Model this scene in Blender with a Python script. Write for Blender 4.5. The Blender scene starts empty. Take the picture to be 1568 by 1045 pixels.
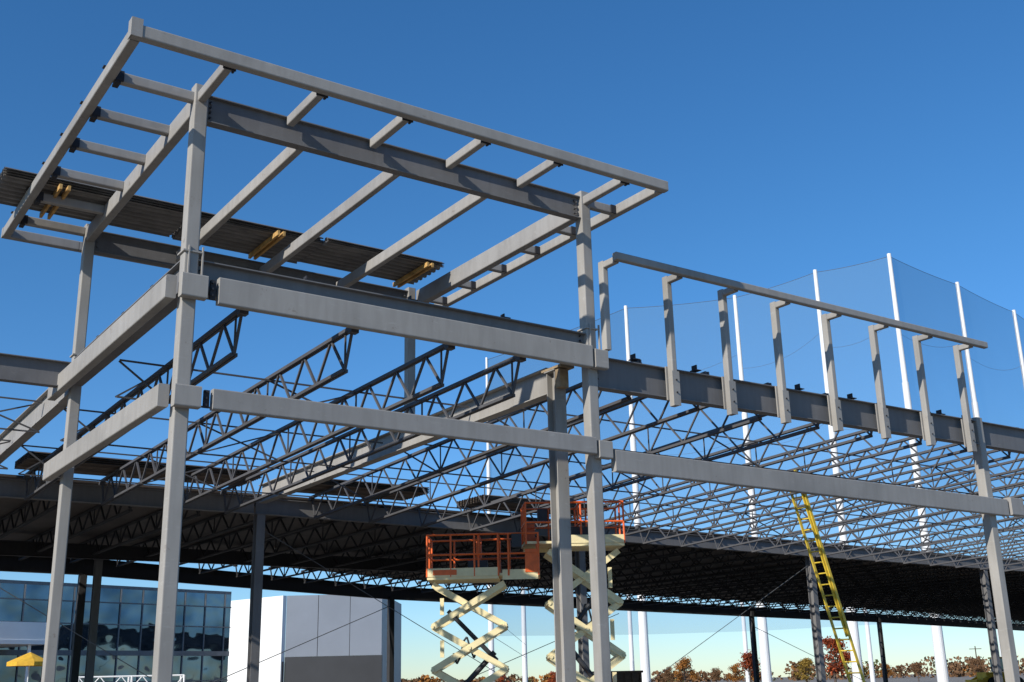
import bpy, bmesh, math, random
from mathutils import Vector, Matrix
from math import radians, sin, cos, pi
random.seed(7)
sc=bpy.context.scene
sc.view_settings.view_transform='Standard'; sc.view_settings.look='None'; sc.view_settings.exposure=0
COL=sc.collection
# ---------------------------------------------------------------- materials
def newmat(n):
    m=bpy.data.materials.new(n); m.use_nodes=True; nt=m.node_tree
    b=nt.nodes['Principled BSDF']; return m,nt,b
def N(nt,t,**k):
    n=nt.nodes.new(t)
    for a,v in k.items():
        if a in n.inputs: n.inputs[a].default_value=v
        else: setattr(n,a,v)
    return n
def ramp(nt,fac,stops):
    r=nt.nodes.new('ShaderNodeValToRGB'); nt.links.new(fac,r.inputs[0])
    e=r.color_ramp.elements
    while len(e)<len(stops): e.new(.5)
    for i,(p,c) in enumerate(stops):
        e[i].position=p; e[i].color=(c[0],c[1],c[2],1)
    return r.outputs[0]
def mix(nt,fac,a,b,mode='MIX'):
    m=nt.nodes.new('ShaderNodeMix'); m.data_type='RGBA'; m.blend_type=mode
    for s,i in ((fac,0),(a,6),(b,7)):
        if hasattr(s,'is_linked') or hasattr(s,'links'): nt.links.new(s,m.inputs[i])
        elif i==0: m.inputs[0].default_value=s
        else: m.inputs[i].default_value=(s[0],s[1],s[2],1)
    return m.outputs[2]
def coords(nt,scale=(1,1,1)):
    t=nt.nodes.new('ShaderNodeTexCoord'); mp=nt.nodes.new('ShaderNodeMapping'); mp.inputs['Scale'].default_value=scale
    nt.links.new(t.outputs['Object'],mp.inputs[0]); return mp.outputs[0]
def noise(nt,co,s,d=4,r=.55):
    n=N(nt,'ShaderNodeTexNoise',Scale=s,Detail=d,Roughness=r); nt.links.new(co,n.inputs['Vector']); return n.outputs[0]
def scal(nt,fac,k):
    r=nt.nodes.new('ShaderNodeMath'); r.operation='MULTIPLY'; r.inputs[1].default_value=k; nt.links.new(fac,r.inputs[0]); return r.outputs[0]
def steel(name,base,dark=.86,rust=.5,rough=.62,scuff=.16,vary=.12):
    m,nt,b=newmat(name)
    c1=coords(nt); c2=coords(nt,(5,5,.7))
    n1=noise(nt,c1,.7,3); n2=noise(nt,c2,1.6,3)
    lo=[v*dark for v in base]; hi=[min(1,v*1.08) for v in base]
    col=ramp(nt,n1,[(.32,lo),(.5,base),(.7,hi)])
    st=ramp(nt,n2,[(.38,(.90,.895,.89)),(.6,(1,1,1))])
    col=mix(nt,.8,col,st,'MULTIPLY')
    oi=nt.nodes.new('ShaderNodeObjectInfo'); a=1-vary
    col=mix(nt,1.0,col,ramp(nt,oi.outputs['Random'],[(0,(a,a,a*1.01)),(1,(1,.99,.97))]),'MULTIPLY')
    n4=noise(nt,coords(nt,(1,1,4)),3,6,.72)
    col=mix(nt,scal(nt,ramp(nt,n4,[(.60,(0,0,0)),(.67,(1,1,1))]),scuff),col,(.5,.48,.45))
    n5=noise(nt,c1,4.5,7,.75)
    col=mix(nt,scal(nt,ramp(nt,n5,[(.63,(0,0,0)),(.69,(1,1,1))]),rust),col,(.13,.085,.06))
    nt.links.new(col,b.inputs['Base Color'])
    b.inputs['Roughness'].default_value=rough
    n3=noise(nt,c1,3,2); bp=N(nt,'ShaderNodeBump',Strength=.06,Distance=.01); nt.links.new(n3,bp.inputs['Height']); nt.links.new(bp.outputs[0],b.inputs['Normal'])
    b.inputs['Specular IOR Level'].default_value=.22
    return m
M_tube=steel('tube_primer',(.345,.33,.305),rust=.45,scuff=.22)
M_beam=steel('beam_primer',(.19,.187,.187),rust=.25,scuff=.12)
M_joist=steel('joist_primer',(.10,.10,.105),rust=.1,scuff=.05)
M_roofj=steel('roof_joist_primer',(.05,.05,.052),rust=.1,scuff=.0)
M_bolt=steel('clip_steel',(.04,.04,.045),rust=.2,scuff=.0)
def simple(name,c,rough=.6,var=.2,scale=3,metal=0):
    m,nt,b=newmat(name); n=noise(nt,coords(nt),scale,5,.6)
    col=ramp(nt,n,[(.3,[v*(1-var) for v in c]),(.7,[min(1,v*(1+var)) for v in c])])
    nt.links.new(col,b.inputs['Base Color']); b.inputs['Roughness'].default_value=rough; b.inputs['Metallic'].default_value=metal
    return m
M_wood=simple('timber',(.5,.29,.09),.8,.35,6)
M_wood2=simple('weathered_timber',(.30,.22,.13),.8,.3,6)
M_lift_cream=simple('lift_cream_paint',(.80,.68,.38),.45,.1,4)
M_lift_orange=simple('lift_orange_paint',(.80,.13,.015),.4,.18,5)
M_rubber=simple('rubber',(.02,.02,.02),.8)
M_white=simple('white_paint',(.85,.85,.83),.5,.05,.6)
M_pole=simple('pole_white',(.76,.76,.75),.45,.06,.3)
M_yellow=simple('ladder_yellow',(.7,.5,.05),.5,.2,6)
M_cable=simple('cable',(.12,.12,.12),.5)
M_panel=simple('grey_panel',(.20,.225,.265),.5,.08,.3)
M_dark=simple('dark_panel',(.03,.032,.036),.6,.15,.5)
M_mull=simple('mullion',(.13,.14,.15),.5)
M_umb=simple('umbrella_yellow',(.75,.42,.03),.7)
M_brown=simple('container_brown',(.16,.09,.055),.7,.3,2)
M_bark=simple('bark',(.09,.065,.05),.9,.3,4)
def deckmat(name,c,axis,pitch):
    m,nt,b=newmat(name); co=coords(nt)
    w=N(nt,'ShaderNodeTexWave',Scale=1/pitch/3.1416*1.57,Distortion=0.0); w.bands_direction=axis; nt.links.new(co,w.inputs[0])
    n=noise(nt,co,.7,4); col=ramp(nt,n,[(.3,[v*.7 for v in c]),(.7,[v*1.2 for v in c])])
    wr=ramp(nt,w.outputs['Fac'],[(.3,(.45,.45,.45)),(.6,(1,1,1))])
    col=mix(nt,1.0,col,wr,'MULTIPLY')
    nt.links.new(col,b.inputs['Base Color']); b.inputs['Roughness'].default_value=.6
    bp=N(nt,'ShaderNodeBump',Strength=.8,Distance=.05); nt.links.new(w.outputs['Fac'],bp.inputs['Height']); nt.links.new(bp.outputs[0],b.inputs['Normal'])
    return m
M_deck=deckmat('roof_deck',(.19,.15,.12),'Y',.3)
M_bundle=simple('deck_bundle',(.17,.16,.15),.5,.25,2)
def glassmat():
    m,nt,b=newmat('window_glass'); b.inputs['Roughness'].default_value=.03
    oc=coords(nt,(.62,.62,.6)); n0=noise(nt,oc,1.0,1)
    col=ramp(nt,n0,[(.35,(.09,.125,.16)),(.65,(.17,.22,.27))]); nt.links.new(col,b.inputs['Base Color'])
    b.inputs['Metallic'].default_value=.85
    n=noise(nt,coords(nt),.45,2); bp=N(nt,'ShaderNodeBump',Strength=.1,Distance=.4); nt.links.new(n,bp.inputs['Height']); nt.links.new(bp.outputs[0],b.inputs['Normal'])
    return m
M_glass=glassmat()
def netmat():
    m,nt,b=newmat('netting'); nt.nodes.remove(b); out=nt.nodes['Material Output']
    t=N(nt,'ShaderNodeBsdfTransparent'); d=N(nt,'ShaderNodeBsdfDiffuse'); d.inputs[0].default_value=(.13,.23,.34,1)
    mx=N(nt,'ShaderNodeMixShader'); nt.links.new(t.outputs[0],mx.inputs[1]); nt.links.new(d.outputs[0],mx.inputs[2])
    n=noise(nt,coords(nt),.06,3); r=nt.nodes.new('ShaderNodeMapRange'); r.inputs[3].default_value=.26; r.inputs[4].default_value=.38
    nt.links.new(n,r.inputs[0]); nt.links.new(r.outputs[0],mx.inputs[0]); nt.links.new(mx.outputs[0],out.inputs[0]); return m
M_net=netmat()
def leafmat(name,c):
    m,nt,b=newmat(name); n=noise(nt,coords(nt),.6,4)
    col=ramp(nt,n,[(.3,[v*.55 for v in c]),(.5,c),(.72,[min(1,v*1.3) for v in c])]); nt.links.new(col,b.inputs['Base Color']); b.inputs['Roughness'].default_value=.9; b.inputs['Specular IOR Level'].default_value=.05; return m
# ---------------------------------------------------------------- geometry helpers
def frame(a,b,up=(0,0,1)):
    a=Vector(a); b=Vector(b); d=(b-a); L=d.length; d.normalize(); up=Vector(up)
    if abs(d.dot(up))>.98: up=Vector((0,1,0))
    s=d.cross(up).normalized(); u=s.cross(d).normalized(); return a,b,s,u,L
def sweep(bm,a,b,prof,up=(0,0,1)):
    a,b,s,u,L=frame(a,b,up)
    va=[bm.verts.new(a+s*x+u*y) for x,y in prof]; vb=[bm.verts.new(b+s*x+u*y) for x,y in prof]
    n=len(prof)
    for i in range(n): bm.faces.new((va[i],va[(i+1)%n],vb[(i+1)%n],vb[i]))
    bm.faces.new(va[::-1]); bm.faces.new(vb)
def box(bm,a,b,w,h,up=(0,0,1)):
    sweep(bm,a,b,[(-w/2,-h/2),(w/2,-h/2),(w/2,h/2),(-w/2,h/2)],up)
def hssprof(w,h,r=.022,k=3):
    p=[]
    for cx,cy,a0 in ((w/2-r,h/2-r,0),(-w/2+r,h/2-r,90),(-w/2+r,-h/2+r,180),(w/2-r,-h/2+r,270)):
        for i in range(k+1):
            t=radians(a0+90*i/k); p.append((cx+r*cos(t),cy+r*sin(t)))
    return p
def hss(bm,a,b,w,h,up=(0,0,1)): sweep(bm,a,b,hssprof(w,h),up)
def wsec(bm,a,b,d,bf,tf=.018,tw=.012,up=(0,0,1)):
    x=bf/2; y=d/2; t=tw/2
    sweep(bm,a,b,[(-x,-y),(x,-y),(x,-y+tf),(t,-y+tf),(t,y-tf),(x,y-tf),(x,y),(-x,y),(-x,y-tf),(-t,y-tf),(-t,-y+tf),(-x,-y+tf)],up)
def aabb(bm,x0,x1,y0,y1,z0,z1):
    box(bm,((x0+x1)/2,y0,(z0+z1)/2),((x0+x1)/2,y1,(z0+z1)/2),x1-x0,z1-z0)
def cyl(bm,a,b,r0,r1=None,n=10):
    r1=r0 if r1 is None else r1
    a,b,s,u,L=frame(a,b)
    va=[];vb=[]
    for i in range(n):
        t=2*pi*i/n; o=s*cos(t)+u*sin(t); va.append(bm.verts.new(a+o*r0)); vb.append(bm.verts.new(b+o*r1))
    for i in range(n): bm.faces.new((va[i],va[(i+1)%n],vb[(i+1)%n],vb[i]))
    bm.faces.new(va[::-1]); bm.faces.new(vb)
def finish(name,bm,mat,parent=None,smooth=False,loc=None):
    bmesh.ops.recalc_face_normals(bm,faces=bm.faces)
    me=bpy.data.meshes.new(name); bm.to_mesh(me); bm.free()
    mats=mat if isinstance(mat,(list,tuple)) else [mat]
    for m in mats: me.materials.append(m)
    o=bpy.data.objects.new(name,me); COL.objects.link(o)
    if parent: o.parent=parent
    if smooth:
        for p in me.polygons: p.use_smooth=True
    if loc: o.location=loc
    return o
def B(): return bmesh.new()
def empty(name,loc=(0,0,0),rz=0):
    o=bpy.data.objects.new(name,None); COL.objects.link(o); o.location=loc; o.rotation_euler=(0,0,rz); return o
def bolts(bm,c,nx,ny,ax,ay,sp=.08,nrm=(0,-1,0)):
    c=Vector(c); ax=Vector(ax); ay=Vector(ay); nrm=Vector(nrm)
    for i in range(nx):
        for j in range(ny):
            p=c+ax*((i-(nx-1)/2)*sp)+ay*((j-(ny-1)/2)*sp); cyl(bm,p,p+nrm*.03,.018,n=6)
# ---------------------------------------------------------------- dimensions
L=7.62; LY=6.43; X3=19.62; Z3=5.65; ZT=10.53
# ---------------------------------------------------------------- tower columns
def column(x,y,z1,w=.2,mat=None,plates=(),name='steel_column',z0=.02):
    bm=B(); hss(bm,(x,y,z0),(x,y,z1),w,w,up=(0,1,0))
    aabb(bm,x-.24,x+.24,y-.24,y+.24,z0-.02,z0+.015)
    for z in plates:
        aabb(bm,x-w/2-.03,x+w/2+.03,y-w/2-.03,y+w/2+.03,z,z+.025)
    return finish(name,bm,mat or M_tube)
column(0,0,10.72,.22,plates=(7.9,)); column(L,0,10.70,.22,plates=(7.9,))
column(0,LY,10.66,.2,plates=(7.9,)); column(L-.2,LY,10.66,.2,z0=7.36)
column(X3,0,7.55,.24)
def wcolumn(x,y,z1,mat=M_beam,d=.26):
    bm=B(); wsec(bm,(x,y,.03),(x,y,z1),d,.25,.022,.014,up=(0,1,0)); aabb(bm,x-.22,x+.22,y-.22,y+.22,0,.03)
    aabb(bm,x-.16,x+.16,y-.16,y+.16,z1,z1+.02)
    return finish('wide_flange_column',bm,mat)
wcolumn(7.33,.66,7.2,M_tube)
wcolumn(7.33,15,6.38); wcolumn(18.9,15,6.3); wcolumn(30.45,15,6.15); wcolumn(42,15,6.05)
bm=B()
for x in (0,L):
    for dx in (-.05,.16):
        aabb(bm,x+dx-.01,x+dx+.01+.0,-.15,-.112,7.35,8.0)
finish('splice_plate',bm,M_tube)
# ---------------------------------------------------------------- canopy roof frame
def tube(a,b,w=.15,h=.2,name='steel_tube_beam',mat=None,clip=True):
    bm=B(); hss(bm,a,b,w,h); return finish(name,bm,mat or M_tube)
OF=1.38; OL=1.40; OR=.85; OB=.9
zt=10.52
tube((-OL-.08,-OF,zt),(L+OR+.08,-OF,zt),.15,.2,'canopy_edge_tube')
tube((-OL,-OF+.08,zt),(-OL,LY+OB-.08,zt),.15,.2,'canopy_edge_tube')
tube((-OL-.08,LY+OB,zt),(0.0,LY+OB,zt),.15,.2,'canopy_edge_tube')
tube((L+OR,-OF+.08,zt),(L+OR,LY+OB-.08,zt),.15,.2,'canopy_edge_tube')
tube((0.0+.01,LY+OB,zt),(L+OR-.08,LY+OB,zt),.15,.2,'canopy_edge_tube')
bm=B(); aabb(bm,-OL-.10,-OL+.06,-OF-.085,-OF-.077,10.41,10.70); aabb(bm,-OL-.10,-OL-.088,-OF-.08,-OF+.08,10.41,10.70); finish('corner_plate',bm,M_tube)
tube((0,.11,10.45),(0,LY-.1,10.45),.16,.32,'canopy_main_tube')
tube((L,.11,10.42),(L,LY-.1,10.42),.18,.38,'canopy_main_tube')
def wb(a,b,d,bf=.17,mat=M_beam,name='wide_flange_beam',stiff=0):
    bm=B(); wsec(bm,a,b,d,bf)
    a=Vector(a);b=Vector(b)
    if stiff:
        dr=(b-a).normalized()
        for t in (0.06,(b-a).length-.06):
            p=a+dr*t; q=Vector((-dr.y,dr.x,0))
            for s in (-1,1):
                c=p+q*s*.02
                for k in range(3): cyl(bm,c+Vector((0,0,(k-1)*.11)),c+q*s*.03+Vector((0,0,(k-1)*.11)),.017,n=6)
    return finish(name,bm,mat)
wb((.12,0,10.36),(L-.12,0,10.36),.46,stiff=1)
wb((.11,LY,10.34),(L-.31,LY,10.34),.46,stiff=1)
for x in (0,1.5,3.02,4.54,6.08,L):
    y1=-.11 if x in (0,L) else -.09
    tube((x,-OF+.08,zt-.01),(x,y1,zt-.01),.13,.17,'canopy_outrigger')
for x in (1.82,3.66,5.5):
    tube((x,.1,10.32),(x,LY-.1,10.32),.13,.24,'canopy_rafter')
for y in (0,1.29,2.57,3.86,5.14,LY):
    tube((-OL+.08,y,zt-.01),(-.11 if y in(0,LY) else -.085,y,zt-.01),.13,.17,'canopy_outrigger')
    tube((L+.115,y,zt-.01),(L+OR-.08,y,zt-.01),.13,.17,'canopy_outrigger')
for x in (1.82,3.66,5.5):
    tube((x,LY+.09,zt-.01),(x,LY+OB-.08,zt-.01),.13,.17,'canopy_outrigger')
bm=B()
for x in (0,1.5,3.02,4.54,6.08,L):
    aabb(bm,x+.07,x+.10,-OF+.08,-OF+.20,zt-.10,zt+.06); aabb(bm,x-.1,x+.1,-OF+.077,-OF+.09,zt-.12,zt-.06)
for y in (0,1.29,2.57,3.86,5.14,LY):
    aabb(bm,-OL+.08,-OL+.2,y-.10,y-.07,zt-.1,zt+.07); aabb(bm,-OL-.1,-OL+.08,y-.05,y+.05,zt+.101,zt+.115)
    aabb(bm,L+OR-.2,L+OR-.08,y-.10,y-.07,zt-.1,zt+.07)
    aabb(bm,-OL+.077,-OL+.16,y-.09,y+.09,zt-.14,zt-.10)
finish('connection_clip',bm,M_bolt)
def decksheet(bm,x0,x1,y0,y1,z,pitch=.15,h=.04):
    prof=[]; y=y0
    while y<y1-.01:
        prof+= [(y,z),(y+pitch*.35,z),(y+pitch*.5,z+h),(y+pitch*.85,z+h)]; y+=pitch
    prof.append((y,z)); 
    t=[bm.verts.new((x0,p,q)) for p,q in prof]; u=[bm.verts.new((x1,p,q)) for p,q in prof]
    for i in range(len(prof)-1): bm.faces.new((t[i],t[i+1],u[i+1],u[i]))
par=empty('roof_deck_bundle')
for (x0,x1,y0,y1,n) in ((-1.95,1.55,4.75,6.1,4),(1.62,4.4,4.85,6.2,4),(4.45,7.35,4.7,6.1,3)):
    bm=B()
    for i in range(n): decksheet(bm,x0+random.uniform(-.03,.03),x1+random.uniform(-.03,.03),y0+random.uniform(-.02,.02),y1,10.645+i*.045,.2,.06)
    o=finish('deck_sheets',bm,M_bundle,par)
bm=B()
for x in (-1.0,-.85,3.3,3.42,6.85,6.97):
    box(bm,(x,4.6,10.585),(x,6.2,10.585),.05,.10)
finish('timber_bearers',bm,M_wood,par)
# ---------------------------------------------------------------- level 2 ring
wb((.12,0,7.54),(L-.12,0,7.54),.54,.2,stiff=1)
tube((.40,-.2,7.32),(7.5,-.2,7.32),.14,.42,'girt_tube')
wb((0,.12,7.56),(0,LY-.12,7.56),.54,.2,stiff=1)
tube((-.26,-.05,7.33),(-.26,LY+.75,7.33),.16,.36,'girt_tube')
def corner(x,z,h,x0,x1,y=-.2,left=False):
    bm=B(); hss(bm,(x0,y,z),(x1,y,z),.16,h)
    aabb(bm,x-.12,x+.12,y+.08,-.112,z-h/2+.02,z+h/2-.02)
    return finish('corner_bracket',bm,M_tube)
corner(0,7.33,.36,-.17,.22); corner(0,Z3,.32,-.17,.22)
corner(L,7.30,.36,7.56,7.86); corner(L,5.60,.32,7.56,7.86)
bm=B()
for z,h,xs in ((7.33,.3,(.3,)),(Z3,.26,(.3,))):
    for x in xs:
        aabb(bm,x-.02,x+.06,-.215,-.16,z-h/2,z+h/2)
        bolts(bm,(x+.0,-.23,z),1,3,(1,0,0),(0,0,1),.1)
bolts(bm,(.17,-.02,7.62),1,4,(1,0,0),(0,0,1),.09); bolts(bm,(7.4,-.02,7.62),1,4,(1,0,0),(0,0,1),.09)
bolts(bm,(.17,-.02,10.36),1,4,(1,0,0),(0,0,1),.09); bolts(bm,(7.4,-.02,10.36),1,4,(1,0,0),(0,0,1),.09)
for x in (1.9,3.8,5.7): 
    aabb(bm,x-.06,x+.1,-.1,.05,7.815,7.83); aabb(bm,x-.02,x+.0,-.06,.05,7.83,7.9); 
for y in (1.6,3.2,4.8): aabb(bm,-.06,.06,y,y+.12,7.835,7.9)
finish('bolt_cluster',bm,M_bolt)
tube((.40,-.2,Z3),(7.5,-.2,Z3),.14,.31,'girt_tube')
tube((-.26,-.05,Z3+.02),(-.26,LY+.45,Z3+.02),.16,.34,'girt_tube')
tube((7.93,-.2,5.42),(20.05,-.2,5.36),.14,.40,'girt_tube')
bm=B(); hss(bm,(20.12,-.22,5.4),(20.62,-.22,5.4),.2,.42); aabb(bm,X3-.1,X3+.6,-.12,-.05,5.22,5.56); finish('corner_bracket',bm,M_tube)
# level 2 girder to right of tower, parapet
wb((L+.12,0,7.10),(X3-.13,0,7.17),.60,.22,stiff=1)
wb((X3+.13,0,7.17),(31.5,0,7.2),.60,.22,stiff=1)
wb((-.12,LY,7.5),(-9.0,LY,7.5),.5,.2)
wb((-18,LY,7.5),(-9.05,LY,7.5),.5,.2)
column(-9,LY,7.2,.2)
wb((0,LY+.12,7.42),(0,14.9,7.30),.56,.22,mat=M_tube)
wb((7.33,.8,7.06),(7.33,14.88,6.95),.52,.24,mat=M_tube)
bm=B(); aabb(bm,7.17,7.5,.3,.9,7.225,7.27); aabb(bm,7.2,7.40,.36,.5,6.85,7.2); finish('timber_blocking',bm,M_wood2)
studs=[7.88,9.5,11.02,12.56,14.18,15.78,17.38,18.95]
for i,x in enumerate(studs):
    bm=B(); z0=6.62 if i else 7.5
    hss(bm,(x,-.22,z0),(x,-.22,9.25),.13,.15,up=(0,1,0))
    if i: 
        aabb(bm,x-.10,x+.10,-.145,-.118,6.75,7.42); aabb(bm,x-.09,x+.09,-.31,-.298,6.62,7.3)
    finish('parapet_stud',bm,M_tube)
    tube((x,-.30,9.17),(x,-.62,9.17),.12,.13,'parapet_outrigger')
tube((7.78,-.70,9.20),(19.4,-.70,9.20),.13,.15,'parapet_rail_tube')
bm=B()
for x in (8.7,10.3,13.3,15.0,18.2,19.2): aabb(bm,x-.07,x+.09,-.11,.06,7.475,7.49); aabb(bm,x,x+.02,-.06,.08,7.49,7.6)
for x in studs[1:]: bolts(bm,(x,-.3,7.0),1,2,(1,0,0),(0,0,1),.25)
finish('beam_clip',bm,M_bolt)
# ---------------------------------------------------------------- joists
def zr(x):
    return 6.95-.010*(min(max(x,7.3),45)-7.3)
def joist(bm,x,y0,y1,zt0,zt1,d,panel=1.1,cw=.075,rw=.03,seat=.35):
    def Z(y): return zt0+(zt1-zt0)*(y-y0)/(y1-y0)
    for s in (-1,1):
        box(bm,(x+s*.035,y0,Z(y0)-.03),(x+s*.035,y1,Z(y1)-.03),.045,.06)
        box(bm,(x+s*.035,y0+seat,Z(y0+seat)-d+.03),(x+s*.035,y1-seat,Z(y1-seat)-d+.03),.045,.055)
    n=max(2,round((y1-y0-2*seat)/panel)); p=(y1-y0-2*seat)/n
    for i in range(n):
        ya=y0+seat+i*p; ym=ya+p/2; yb=ya+p
        box(bm,(x,ya,Z(ya)-d+.03),(x,ym,Z(ym)-.03),rw,rw); box(bm,(x,ym,Z(ym)-.03),(x,yb,Z(yb)-d+.03),rw,rw)
        if i%3==0: box(bm,(x,ya+.001,Z(ya)-d+.04),(x,ya+.002,Z(ya)-.04),rw*.7,rw*.7)
    box(bm,(x,y0+.1,Z(y0)-.05),(x,y0+seat,Z(y0)-d+.03),rw,rw); box(bm,(x,y1-.1,Z(y1)-.05),(x,y1-seat,Z(y1)-d+.03),rw,rw)
    aabb(bm,x-.07,x+.07,y0,y0+.14,Z(y0)-.13,Z(y0)-.06); aabb(bm,x-.07,x+.07,y1-.14,y1,Z(y1)-.13,Z(y1)-.06)
fx=[.95,2.85,4.7,6.2]; 
for x in fx:
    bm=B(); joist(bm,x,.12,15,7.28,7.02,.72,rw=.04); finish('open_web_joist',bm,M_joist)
rx=[8.9+1.8*i for i in range(21)]
for x in rx:
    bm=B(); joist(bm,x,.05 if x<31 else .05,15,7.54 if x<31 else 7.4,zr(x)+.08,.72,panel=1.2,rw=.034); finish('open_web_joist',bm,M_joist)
lx=[-1.9-1.9*i for i in range(8)]
for x in lx:
    bm=B(); joist(bm,x,LY+.05,15,7.86,7.04,.72,rw=.036); finish('open_web_joist',bm,M_joist)
bm=B()
def bridge(xs,y,za,d,h=True,cross=()):
    for i in range(len(xs)-1):
        z=za(xs[i],y); z2=za(xs[i+1],y)
        box(bm,(xs[i],y,z-.075),(xs[i+1],y,z2-.075),.03,.03); box(bm,(xs[i],y,z-d-.015),(xs[i+1],y,z2-d-.015),.03,.03)
        if i in cross:
            box(bm,(xs[i],y+.04,z-.08),(xs[i+1],y+.04,z2-d),.03,.03); box(bm,(xs[i],y+.08,z-d),(xs[i+1],y+.08,z2-.08),.03,.03)
zf=lambda x,y: 7.28-.26*(y/15)
zR=lambda x,y: 7.54+(zr(x)+.08-7.54)*(y/15)
zL=lambda x,y: 7.86-.82*((y-LY)/8.6)
for y in (3.6,7.4,11.2): bridge([0.05]+fx+[7.25],y,zf,.72,cross=(0,2))
for y in (3.8,7.6,11.4): bridge([7.45]+rx,y,zR,.72,cross=(0,4,9,14))
for y in (9,12): bridge(sorted(lx)+[-.05],y,zL,.72,cross=(3,7))
finish('joist_bridging',bm,M_joist)
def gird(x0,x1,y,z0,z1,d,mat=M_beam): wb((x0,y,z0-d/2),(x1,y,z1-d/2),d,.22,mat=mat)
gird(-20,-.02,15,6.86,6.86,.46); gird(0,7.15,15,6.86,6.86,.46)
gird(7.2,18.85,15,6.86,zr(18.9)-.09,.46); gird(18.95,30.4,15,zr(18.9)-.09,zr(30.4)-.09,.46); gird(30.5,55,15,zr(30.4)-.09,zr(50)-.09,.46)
# ---------------------------------------------------------------- lower roof beyond row E
FE=[(-45,22),(6.3,30),(23,36),(53.2,40.3),(71.2,43.9),(98.2,50.9),(112,55)]
def fy(x):
    for (a,b),(c,d) in zip(FE,FE[1:]):
        if x<=c: return b+(d-b)*(x-a)/(c-a)
    return FE[-1][1]
bm=B(); top=[];bot=[]
xs=[-45]+[-40+3*i for i in range(51)]+[112]
for i in range(len(xs)-1):
    a,b=xs[i],xs[i+1]
    ya=fy(a)-.5; yb=fy(b)-.5
    ys=15.1 
    v=[bm.verts.new(p) for p in ((a,ys,zr(a)),(b,ys,zr(b)),(b,yb,zr(b)),(a,ya,zr(a)),(a,ys,zr(a)+.06),(b,ys,zr(b)+.06),(b,yb,zr(b)+.06),(a,ya,zr(a)+.06))]
    for f in ((0,1,2,3),(7,6,5,4),(0,4,5,1),(3,2,6,7)): bm.faces.new([v[k] for k in f])
finish('lower_roof_deck',bm,M_deck)
x=-38.
while x<108:
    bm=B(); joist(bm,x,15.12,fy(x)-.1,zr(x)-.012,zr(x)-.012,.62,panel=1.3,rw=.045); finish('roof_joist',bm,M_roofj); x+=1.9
bm=B()
for (x0,x1,y0) in ((-3.5,-.3,13.2),(.6,6.6,13.1),(8.2,12.0,13.3),(14,19,13.4)):
    for i in range(4): decksheet(bm,x0,x1,y0,y0+1.6,zR(x0,y0)+.02+i*.05 if x0>7 else 7.10+i*.05)
finish('roof_deck_stack',bm,M_deck)
for (a,b) in zip(FE,FE[1:]):
    z0=zr(a[0]);z1=zr(b[0])
    bm=B(); wsec(bm,(a[0],a[1],z0-.32-.35),(b[0],b[1],z1-.32-.35),.64,.25); finish('far_girder',bm,M_roofj)
def dcol(x,y,z1): 
    bm=B(); hss(bm,(x,y,0),(x,y,z1),.28,.28,up=(0,1,0)); aabb(bm,x-.25,x+.25,y-.25,y+.25,0,.04); finish('roof_column',bm,M_roofj)
for (x,y) in FE[1:-1]: dcol(x,y+.0,5.95)
dcol(-12,27,5.9)
wcolumn(6.2,27.5,6.3)
bm=B()
wsec(bm,(-45,26.5,6.45),(20,26.5,6.45),.5,.22); finish('roof_girder',bm,M_roofj)
bm=B()
def cab(a,b,r=.012): cyl(bm,a,b,r,n=5)
cab((7.45,15,5.95),(18.8,15,.2)); cab((30.3,15,5.8),(19.0,15,.2)); cab((7.4,15.0,.3),(-3,15,6.2)); cab((23,36,5.5),(8,31,.3),.02); cab((53,40.2,5),(71,43.8,.3),.02); cab((23.2,36,.4),(40,38.5,5.5),.02)
finish('brace_cable',bm,M_cable)
# ---------------------------------------------------------------- ladder
par=empty('extension_ladder')
bm=B(); F=Vector((22.0,6,0)); T=Vector((19.75,6,6.95))
for s in (-.24,.24): box(bm,F+Vector((0,s,0)),T+Vector((0,s,0)),.03,.09)
for s in (-.19,.19): 
    m=F.lerp(T,.38); box(bm,m+Vector((-.06,s,0)),T+(T-F)*.04+Vector((-.06,s,0)),.03,.08)
finish('rails',bm,M_yellow,par)
bm=B()
for i in range(23):
    p=F.lerp(T,(i+.5)/23); cyl(bm,p+Vector((0,-.24,0)),p+Vector((0,.24,0)),.02,n=8)
finish('rungs',bm,M_yellow,par)
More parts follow.
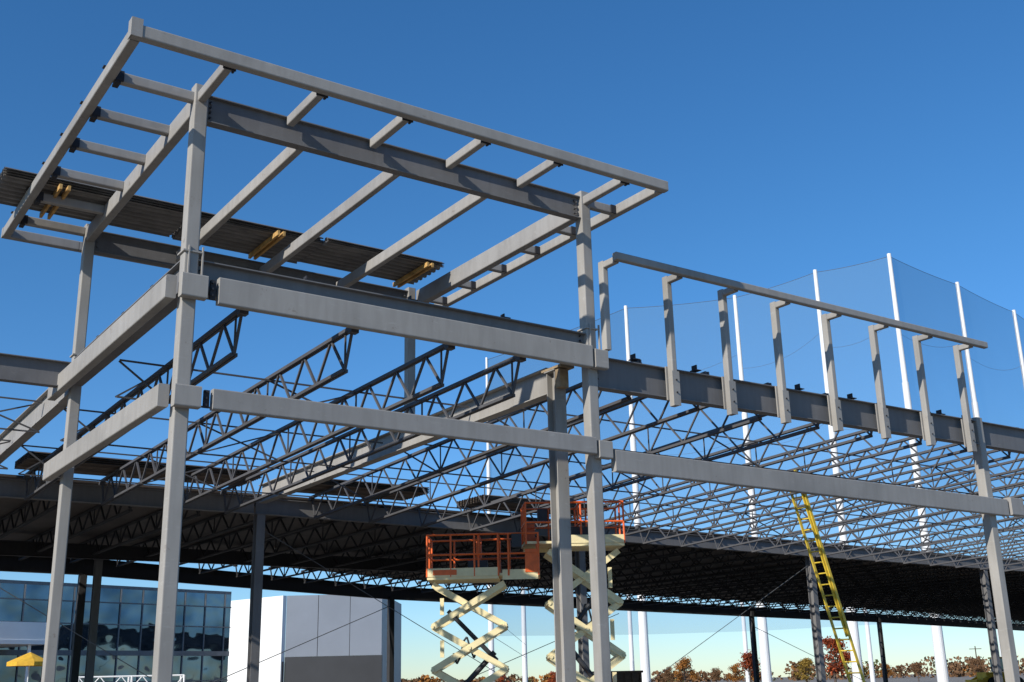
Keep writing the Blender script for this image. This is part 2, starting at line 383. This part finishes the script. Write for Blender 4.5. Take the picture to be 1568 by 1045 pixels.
# ---------------------------------------------------------------- scissor lifts
def lift(loc,rz,zd,ln=2.6,wd=1.25,ext=.8,stages=3):
    p=empty('scissor_lift',loc,rz)
    bm=B(); aabb(bm,-ln/2,ln/2-.1,-wd/2+.12,wd/2-.12,.42,.8); aabb(bm,-ln/2+.1,ln/2-.3,-wd/2+.02,wd/2-.02,.55,.86)
    finish('chassis',bm,M_lift_orange,p)
    bm=B()
    for x in (-ln/2+.4,ln/2-.5):
        for y in (-wd/2+.02,wd/2-.02): cyl(bm,(x,y-.13,.36),(x,y+.13,.36),.36,n=20)
    finish('wheels',bm,M_rubber,p)
    z0=.9; H=(zd-.12-z0)/stages; x0,x1=-ln/2+.12,-ln/2+1.95
    bm=B()
    for i in range(stages):
        za=z0+i*H; zb=za+H
        for y in (-wd/2+.18,wd/2-.18):
            box(bm,(x0,y,za),(x1,y,zb),.06,.15); yy=y+(.075 if y<0 else -.075); box(bm,(x1,yy,za),(x0,yy,zb),.06,.15)
        cyl(bm,(x0,-wd/2+.12,za),(x0,wd/2-.12,za),.045); cyl(bm,(x1,-wd/2+.12,za),(x1,wd/2-.12,za),.045)
        xm=(x0+x1)/2; cyl(bm,(xm,-wd/2+.12,(za+zb)/2),(xm,wd/2-.12,(za+zb)/2),.05)
        box(bm,(x0+.2,0,za+.3*H),(x0+.2,.01,za+.7*H),.1,.05)
    finish('scissor_arms',bm,M_lift_cream,p)
    bm=B(); cyl(bm,(x0+.3,0,z0+.2),(x1-.3,0,z0+H*1.4),.07); cyl(bm,(x1-.25,.1,z0+H*1.2),(x0+.35,.1,z0+H*2.4),.06)
    for i in range(7):
        t=i/7; cyl(bm,(x0+.5+t*.6,-.2,zd-1.8+t*.2-.3*sin(t*9)),(x0+.5+(t+.14)*.6,-.2,zd-1.8+(t+.14)*.2-.3*sin((t+.14)*9)),.025)
    finish('hydraulics',bm,M_dark,p)
    bm=B(); aabb(bm,-ln/2,ln/2-ext,-wd/2,wd/2,zd-.02,zd+.05)
    for y in (-wd/2,wd/2): aabb(bm,-ln/2,ln/2-ext,y-.02,y+.02,zd+.052,zd+.26)
    aabb(bm,-ln/2-.02,-ln/2+.02,-wd/2+.022,wd/2-.022,zd+.052,zd+.2)
    aabb(bm,ln/2-ext+.005,ln/2+.25,-wd/2+.06,wd/2-.06,zd+.06,zd+.12)
    aabb(bm,ln/2-ext+.1,ln/2+.2,-wd/2+.05,-wd/2+.055,zd-.05,zd+.2)
    finish('platform_deck',bm,M_lift_cream,p)
    bm=B()
    R=.026; zt_=zd+1.1
    def rail(x0,x1,w):
        for y in (-w/2,w/2):
            for z in (zt_,zd+.6): cyl(bm,(x0,y,z),(x1,y,z),R,n=8)
            k=int((x1-x0)/.55)
            for i in range(k+1):
                x=x0+(x1-x0)*i/k; cyl(bm,(x,y,zd+.05),(x,y,zt_),R,n=8)
        for x in (x0,x1):
            for z in (zt_,zd+.6): cyl(bm,(x,-w/2,z),(x,w/2,z),R,n=8)
            cyl(bm,(x,0,zd+.05),(x,0,zt_),R,n=8)
    rail(-ln/2,ln/2-ext,wd); rail(ln/2-ext-.5,ln/2+.22,wd-.1)
    aabb(bm,ln/2+.16,ln/2+.19,-wd/2+.08,-.1,zd+.12,zd+.95)
    aabb(bm,ln/2-.12,ln/2+.2,-wd/2+.03,-wd/2+.05,zd+.12,zd+.7)
    finish('guard_rails',bm,M_lift_orange,p)
    bm=B(); aabb(bm,ln/2-.45,ln/2-.2,-wd/2-.03,-wd/2+.18,zd+.75,zd+1.08); aabb(bm,-.3,.2,-.1,.35,zd+.05,zd+.5); finish('control_box',bm,M_dark,p)
    bm=B(); aabb(bm,-ln/2+.15,-ln/2+.75,-wd/2-.028,-wd/2-.022,zd+.09,zd+.22); finish('lettering_plate',bm,M_lift_orange,p)
lift((10.95,9.0,0),radians(-36),4.15)
lift((13.05,7.6,0),radians(-30+180),4.92,2.3,1.2,.7)
# ---------------------------------------------------------------- net poles
poles=[(71.2,100,41.5),(90,94.2,50),(99.7,83.4,50),(101.4,71.2,50),(104.8,62.7,50),(121.1,64.7,50),(138.4,67.7,50),(160,73,50)]
for i,(x,y,h) in enumerate(poles):
    bm=B(); k=1 if i else .6
    cyl(bm,(x,y,0),(x,y,h*.33),.62*k,.52*k,16); cyl(bm,(x,y,h*.33),(x,y,h*.68),.44*k,.38*k,16); cyl(bm,(x,y,h*.68),(x,y,h),.32*k,.24*k,16)
    finish('net_pole',bm,M_pole,smooth=False)
for (x,y,h) in ((152,170,24),(118,160,24),(175,160,22),(190,140,20),(205,120,20)):
    bm=B(); cyl(bm,(x,y,0),(x,y,h),.5,.4,12); finish('net_pole',bm,M_pole)
bm=B(); rope=[]
for (a,b) in zip(poles,poles[1:]):
    n=12; prev=None
    for i in range(n+1):
        t=i/n; x=a[0]+(b[0]-a[0])*t; y=a[1]+(b[1]-a[1])*t; z=a[2]+(b[2]-a[2])*t-.3-.2*4*t*(1-t)
        q=[bm.verts.new((x,y,zz)) for zz in (7,z*.35,z*.7,z)]
        if prev:
            for k in range(3): bm.faces.new((prev[k],q[k],q[k+1],prev[k+1]))
            rope.append((prevp,(x,y,z)))
        prev=q; prevp=(x,y,z)
finish('safety_net',bm,M_net)
bm=B()
for a,b in rope:
    cyl(bm,a,b,.03,n=4)
for (a,b) in zip(poles[1:],poles[2:]):
    for f0,f1 in ((.8,.84),(.60,.62)):
        pr=None
        for i in range(9):
            t=i/8; q=(a[0]+(b[0]-a[0])*t,a[1]+(b[1]-a[1])*t,50*(f0+(f1-f0)*t)-1.2*4*t*(1-t))
            if pr: cyl(bm,pr,q,.016,n=4)
            pr=q
for h in (7.2,9.5): cyl(bm,(71,100,h),(118,160,h-1),.04,n=4)
finish('net_rope',bm,M_cable)
# ---------------------------------------------------------------- background building
par=empty('glass_clubhouse')
def wall(bm,a,b,z0,z1,th=.3):
    a=Vector((a[0],a[1],0)); b=Vector((b[0],b[1],0)); d=(b-a).normalized(); n=Vector((-d.y,d.x,0))
    box(bm,a+n*th/2+Vector((0,0,(z0+z1)/2)),b+n*th/2+Vector((0,0,(z0+z1)/2)),th,z1-z0)
A0=(-4,51.9);A1=(23.4,59.3)
bm=B(); wall(bm,A0,A1,.0,7.75); finish('glazing',bm,M_glass,par)
bm=B(); wall(bm,A0,A1,7.75,7.95,.5); 
d=(Vector((A1[0],A1[1],0))-Vector((A0[0],A0[1],0))); Ld=d.length; d.normalize(); n=Vector((-d.y,d.x,0))
finish('roof_fascia',bm,M_mull,par)
bm=B(); k=0
while k<Ld:
    p=Vector((A0[0],A0[1],0))+d*k-n*.03; box(bm,p,p+Vector((0,0,7.74)),.07,.1,up=(0,1,0)); k+=1.55
for z in (1.0,2.2,3.9,5.6,6.9):
    a=Vector((A0[0],A0[1],z))-n*.04; box(bm,a,a+d*Ld,.08,.07 if z not in(3.9,) else .3)
finish('mullions',bm,M_mull,par)
bm=B()
a=Vector((A0[0],A0[1],4.3))-n*2.2; box(bm,a,a+d*13.5,4.2,.22); a=Vector((A0[0],A0[1],5.0))-n*4.2; box(bm,a+Vector((0,0,-.2)),a+d*13.5+Vector((0,0,-.2)),.12,1.1)
finish('terrace_canopy',bm,M_white,par)
bm=B()
for k in range(0,14,3):
    p=Vector((A0[0],A0[1],0))+d*(k+.5)-n*4.0; box(bm,p,p+Vector((0,0,4.18)),.15,.15,up=(0,1,0))
finish('terrace_posts',bm,M_white,par)
bm=B(); wall(bm,(24.8,63.3),(26.5,57.2),0,7.6,-.3); finish('white_wall',bm,M_white,par)
bm=B(); wall(bm,(26.52,57.2),(31.8,53.5),3.6,7.6,.3); finish('grey_wall',bm,M_panel,par)
bm=B(); wall(bm,(26.5,57.17),(31.82,53.47),0,3.59,.35); wall(bm,(24.7,63.3),(26.4,57.1),0,3.3,-.1)
dd=Vector((5.3,-3.7,0)).normalized()
for t in (2.15,4.3): 
    p=Vector((26.52,57.2,0))+dd*t-Vector((.57,.82,0))*.004; box(bm,p+Vector((0,0,3.6)),p+Vector((0,0,7.6)),.03,.03,up=(0,1,0))
finish('dark_base',bm,M_dark,par)
bm=B(); wall(bm,(31.8,53.5),(38,62),0,7.58,.3)
finish('side_wall',bm,M_panel,par)
par=empty('truss_railing')
bm=B(); a=Vector((10.0,44,0)); e=Vector((14.6,42,0)); dr=(e-a)
for z in (1.75,2.35):
    for s in (0,.5): cyl(bm,a+Vector((0,s,z)),e+Vector((0,s,z)),.04,n=6)
for i in range(10):
    p=a+dr*i/10; q=a+dr*(i+1)/10; cyl(bm,p+Vector((0,0,1.75 if i%2 else 2.35)),q+Vector((0,0,2.35 if i%2 else 1.75)),.025,n=6)
for i in range(0,11,5): p=a+dr*i/10; cyl(bm,p,p+Vector((0,0,2.35)),.05,n=6); cyl(bm,p+Vector((0,.5,0)),p+Vector((0,.5,2.35)),.05,n=6)
finish('truss',bm,M_white,par)
def umbrella(x,y,z,r=1.4):
    p=empty('patio_umbrella',(x,y,0)); bm=B(); cyl(bm,(0,0,0),(0,0,z),.03); cyl(bm,(0,0,0),(0,0,.08),.3); finish('mast',bm,M_white,p)
    bm=B(); t=bm.verts.new((0,0,z)); ring=[bm.verts.new((r*cos(i*pi/4),r*sin(i*pi/4),z-.5)) for i in range(8)]; r2=[bm.verts.new((r*cos(i*pi/4),r*sin(i*pi/4),z-.7)) for i in range(8)]
    for i in range(8): bm.faces.new((t,ring[i],ring[(i+1)%8])); bm.faces.new((ring[i],r2[i],r2[(i+1)%8],ring[(i+1)%8]))
    finish('canopy',bm,M_umb,p)
umbrella(3.4,48,4.4,1.1); umbrella(8.6,48.5,3.7,1.1); umbrella(4.4,46,3.0,1.1)
# ---------------------------------------------------------------- small site things
p=empty('loading_container',(31,29,0),radians(-20))
bm=B(); aabb(bm,-1.6,1.6,-.8,.8,.2,1.95)
for i in range(9): aabb(bm,-1.6+i*.39,-1.5+i*.39,-.86,-.802,.2,1.95)
finish('body',bm,M_brown,p)
bm=B(); aabb(bm,-1.7,1.7,-.88,.88,1.95,2.05); aabb(bm,-1.6,1.6,-.7,-.6,0,.2); aabb(bm,-1.6,1.6,.6,.7,0,.2); finish('rim',bm,M_brown,p)
p=empty('compact_loader',(88,45,0),radians(-30))
bm=B(); aabb(bm,-1.6,1.2,-.9,.9,.7,1.6); aabb(bm,-2.6,-1.7,-1.1,1.1,.3,1.0); finish('body',bm,M_umb,p)
bm=B(); 
for x in (-1,1):
    for y in (-1,1): cyl(bm,(x,y-.2,.6),(x,y+.2,.6),.6,n=16)
finish('wheels',bm,M_rubber,p)
bm=B(); aabb(bm,-.3,1.0,-.75,.75,1.61,2.7); finish('cab',bm,M_glass,p)
bm=B(); aabb(bm,-.4,1.1,-.82,.82,2.71,2.85); box(bm,(-.9,-.95,1.5),(-2.1,-.95,.9),.12,.2); box(bm,(-.9,.95,1.5),(-2.1,.95,.9),.12,.2); finish('roof_and_arms',bm,M_umb,p)
p=empty('utility_pole',(300,190,0))
bm=B(); cyl(bm,(0,0,0),(0,0,9),.22,.15); box(bm,(-1.2,1.2,8.2),(1.2,-1.2,8.2),.15,.2); finish('pole',bm,M_bark,p)
# ---------------------------------------------------------------- trees
M_red=leafmat('leaves_red',(.33,.075,.03)); M_org=leafmat('leaves_orange',(.30,.13,.035)); M_yel=leafmat('leaves_yellow',(.34,.22,.05)); M_brn=leafmat('leaves_brown',(.17,.095,.05)); M_grn=leafmat('leaves_green',(.09,.10,.035))
def leafquad(bm,c,s,mi=0):
    a=Vector((random.gauss(0,1),random.gauss(0,1),random.gauss(0,1))).normalized(); b=a.orthogonal().normalized(); c2=a.cross(b)
    t=random.random()*6.28; u=(b*cos(t)+c2*sin(t))*s; v=(c2*cos(t)-b*sin(t))*s*.7
    f=bm.faces.new([bm.verts.new(c+u),bm.verts.new(c+v),bm.verts.new(c-u),bm.verts.new(c-v)]); f.material_index=mi
def tree(x,y,h,mat,w=.36,n=2400):
    p=empty('autumn_tree',(x,y,0)); bm=B(); cyl(bm,(0,0,0),(0,0,h*.5),h*.03,h*.018,8); tips=[]
    for i in range(16):
        t=random.uniform(.2,.5)*h; az=random.random()*6.28; z=random.uniform(.32,.93)*h
        r=random.uniform(.2,1)*w*h*(1-.75*max(0,(z/h-.45)/.55))
        q=Vector((r*cos(az),r*sin(az),z)); cyl(bm,(0,0,t),q,h*.01,h*.003,5); tips.append(q)
    finish('trunk',bm,M_bark,p)
    bm=B()
    for i in range(n):
        c=random.choice(tips); q=c+Vector((random.gauss(0,1),random.gauss(0,1),random.gauss(0,.7)))*h*.065
        leafquad(bm,q,h*.024)
    finish('crown',bm,mat,p)
def at(hd,D):
    az=radians(hd); return (-5.08+D*cos(az),-15.81+D*sin(az))
for hd,D,h,m in ((44.2,170,5.2,M_red),(40.3,150,6.2,M_red),(41.6,175,4.2,M_yel),(47.3,190,5.0,M_org),(48,230,4.0,M_brn),(39.2,160,3.9,M_yel),(44.9,190,3.8,M_org),(56,260,4.1,M_red),(53.6,280,4.1,M_red),(36.6,260,4.2,M_brn),(38,240,4.0,M_org),(34,260,4.4,M_brn),(45.8,240,3.8,M_brn)):
    x,y=at(hd,D); tree(x,y,h,m)
bm=B()
for i in range(420):
    hd=random.uniform(20,100); D=random.uniform(480,620); x,y=at(hd,D); h=random.uniform(4.2,7.2)*(1.1 if hd<42 else .75); mi=random.choice((0,0,0,1,2,3,3))
    for k in range(60):
        z=random.random()**.8*h; r=h*.75*(1-.6*(z/h)**2)
        leafquad(bm,Vector((x+random.gauss(0,.6)*r,y+random.gauss(0,.6)*r,z)),random.uniform(.5,1.1),mi)
finish('distant_tree_line',bm,[M_brn,M_org,M_grn,M_brn])
# ---------------------------------------------------------------- ground
bm=B(); R=4000
v=[bm.verts.new(q) for q in ((-R,-R,0),(R,-R,0),(R,R,0),(-R,R,0))]; bm.faces.new(v)
m,nt,b=newmat('gravel_ground'); co=coords(nt); n1=noise(nt,co,.15,6); n2=noise(nt,co,4,6,.7)
col=ramp(nt,n1,[(.3,(.18,.15,.12)),(.55,(.26,.225,.18)),(.75,(.31,.28,.24))]); c2=ramp(nt,n2,[(.35,(.7,.7,.7)),(.6,(1,1,1))]); nt.links.new(mix(nt,.8,col,c2,'MULTIPLY'),b.inputs['Base Color']); b.inputs['Roughness'].default_value=.95
bp=N(nt,'ShaderNodeBump',Strength=.5,Distance=.05); nt.links.new(n2,bp.inputs['Height']); nt.links.new(bp.outputs[0],b.inputs['Normal'])
finish('ground',bm,m)
# ---------------------------------------------------------------- sun & sky
EL=radians(28); hx,hy=-.966,-.26   # direction toward the sun (horizontal)
sd=Vector((hx*cos(EL),hy*cos(EL),sin(EL))).normalized()
sl=bpy.data.lights.new('sun','SUN'); sl.energy=5; sl.angle=radians(.5); sl.color=(1,.945,.86)
so=bpy.data.objects.new('sun',sl); COL.objects.link(so); so.rotation_euler=sd.to_track_quat('Z','Y').to_euler(); so.location=(-20,-20,40)
w=bpy.data.worlds.new('World'); sc.world=w; w.use_nodes=True; nt=w.node_tree
bg=nt.nodes['Background']; sk=nt.nodes.new('ShaderNodeTexSky'); sk.sky_type='NISHITA'; sk.sun_disc=False; sk.sun_elevation=EL
sk.sun_rotation=math.atan2(hx,hy); sk.air_density=1.0; sk.dust_density=.0; sk.ozone_density=3.2; sk.altitude=300
hs=nt.nodes.new('ShaderNodeHueSaturation'); hs.inputs['Saturation'].default_value=1.25; hs.inputs['Value'].default_value=1.0
tc=nt.nodes.new('ShaderNodeTexCoord'); sx=nt.nodes.new('ShaderNodeSeparateXYZ'); nt.links.new(tc.outputs['Generated'],sx.inputs[0])
tint=ramp(nt,sx.outputs['Z'],[(0,(.54,.66,.86)),(.12,(.62,.76,.93)),(.35,(.83,.91,.97)),(.6,(.92,.95,1))])
nt.links.new(sk.outputs[0],hs.inputs['Color']); nt.links.new(mix(nt,1.0,hs.outputs[0],tint,'MULTIPLY'),bg.inputs[0]); bg.inputs[1].default_value=.148
# ---------------------------------------------------------------- camera
az,pi_,ro=.9646,.2944,-.0231
fwd=Vector((cos(az)*cos(pi_),sin(az)*cos(pi_),sin(pi_))); r0=Vector((sin(az),-cos(az),0)); u0=r0.cross(fwd)
r=r0*cos(ro)+u0*sin(ro); u=-r0*sin(ro)+u0*cos(ro)
cm=bpy.data.cameras.new('camera'); cm.sensor_width=36; cm.lens=1727.35/1568*36; cm.clip_end=10000; cm.clip_start=.1
co=bpy.data.objects.new('camera',cm); COL.objects.link(co)
M=Matrix((r,u,-fwd)).transposed().to_4x4(); M.translation=Vector((-5.0769,-15.8115,1.6)); co.matrix_world=M
sc.camera=co
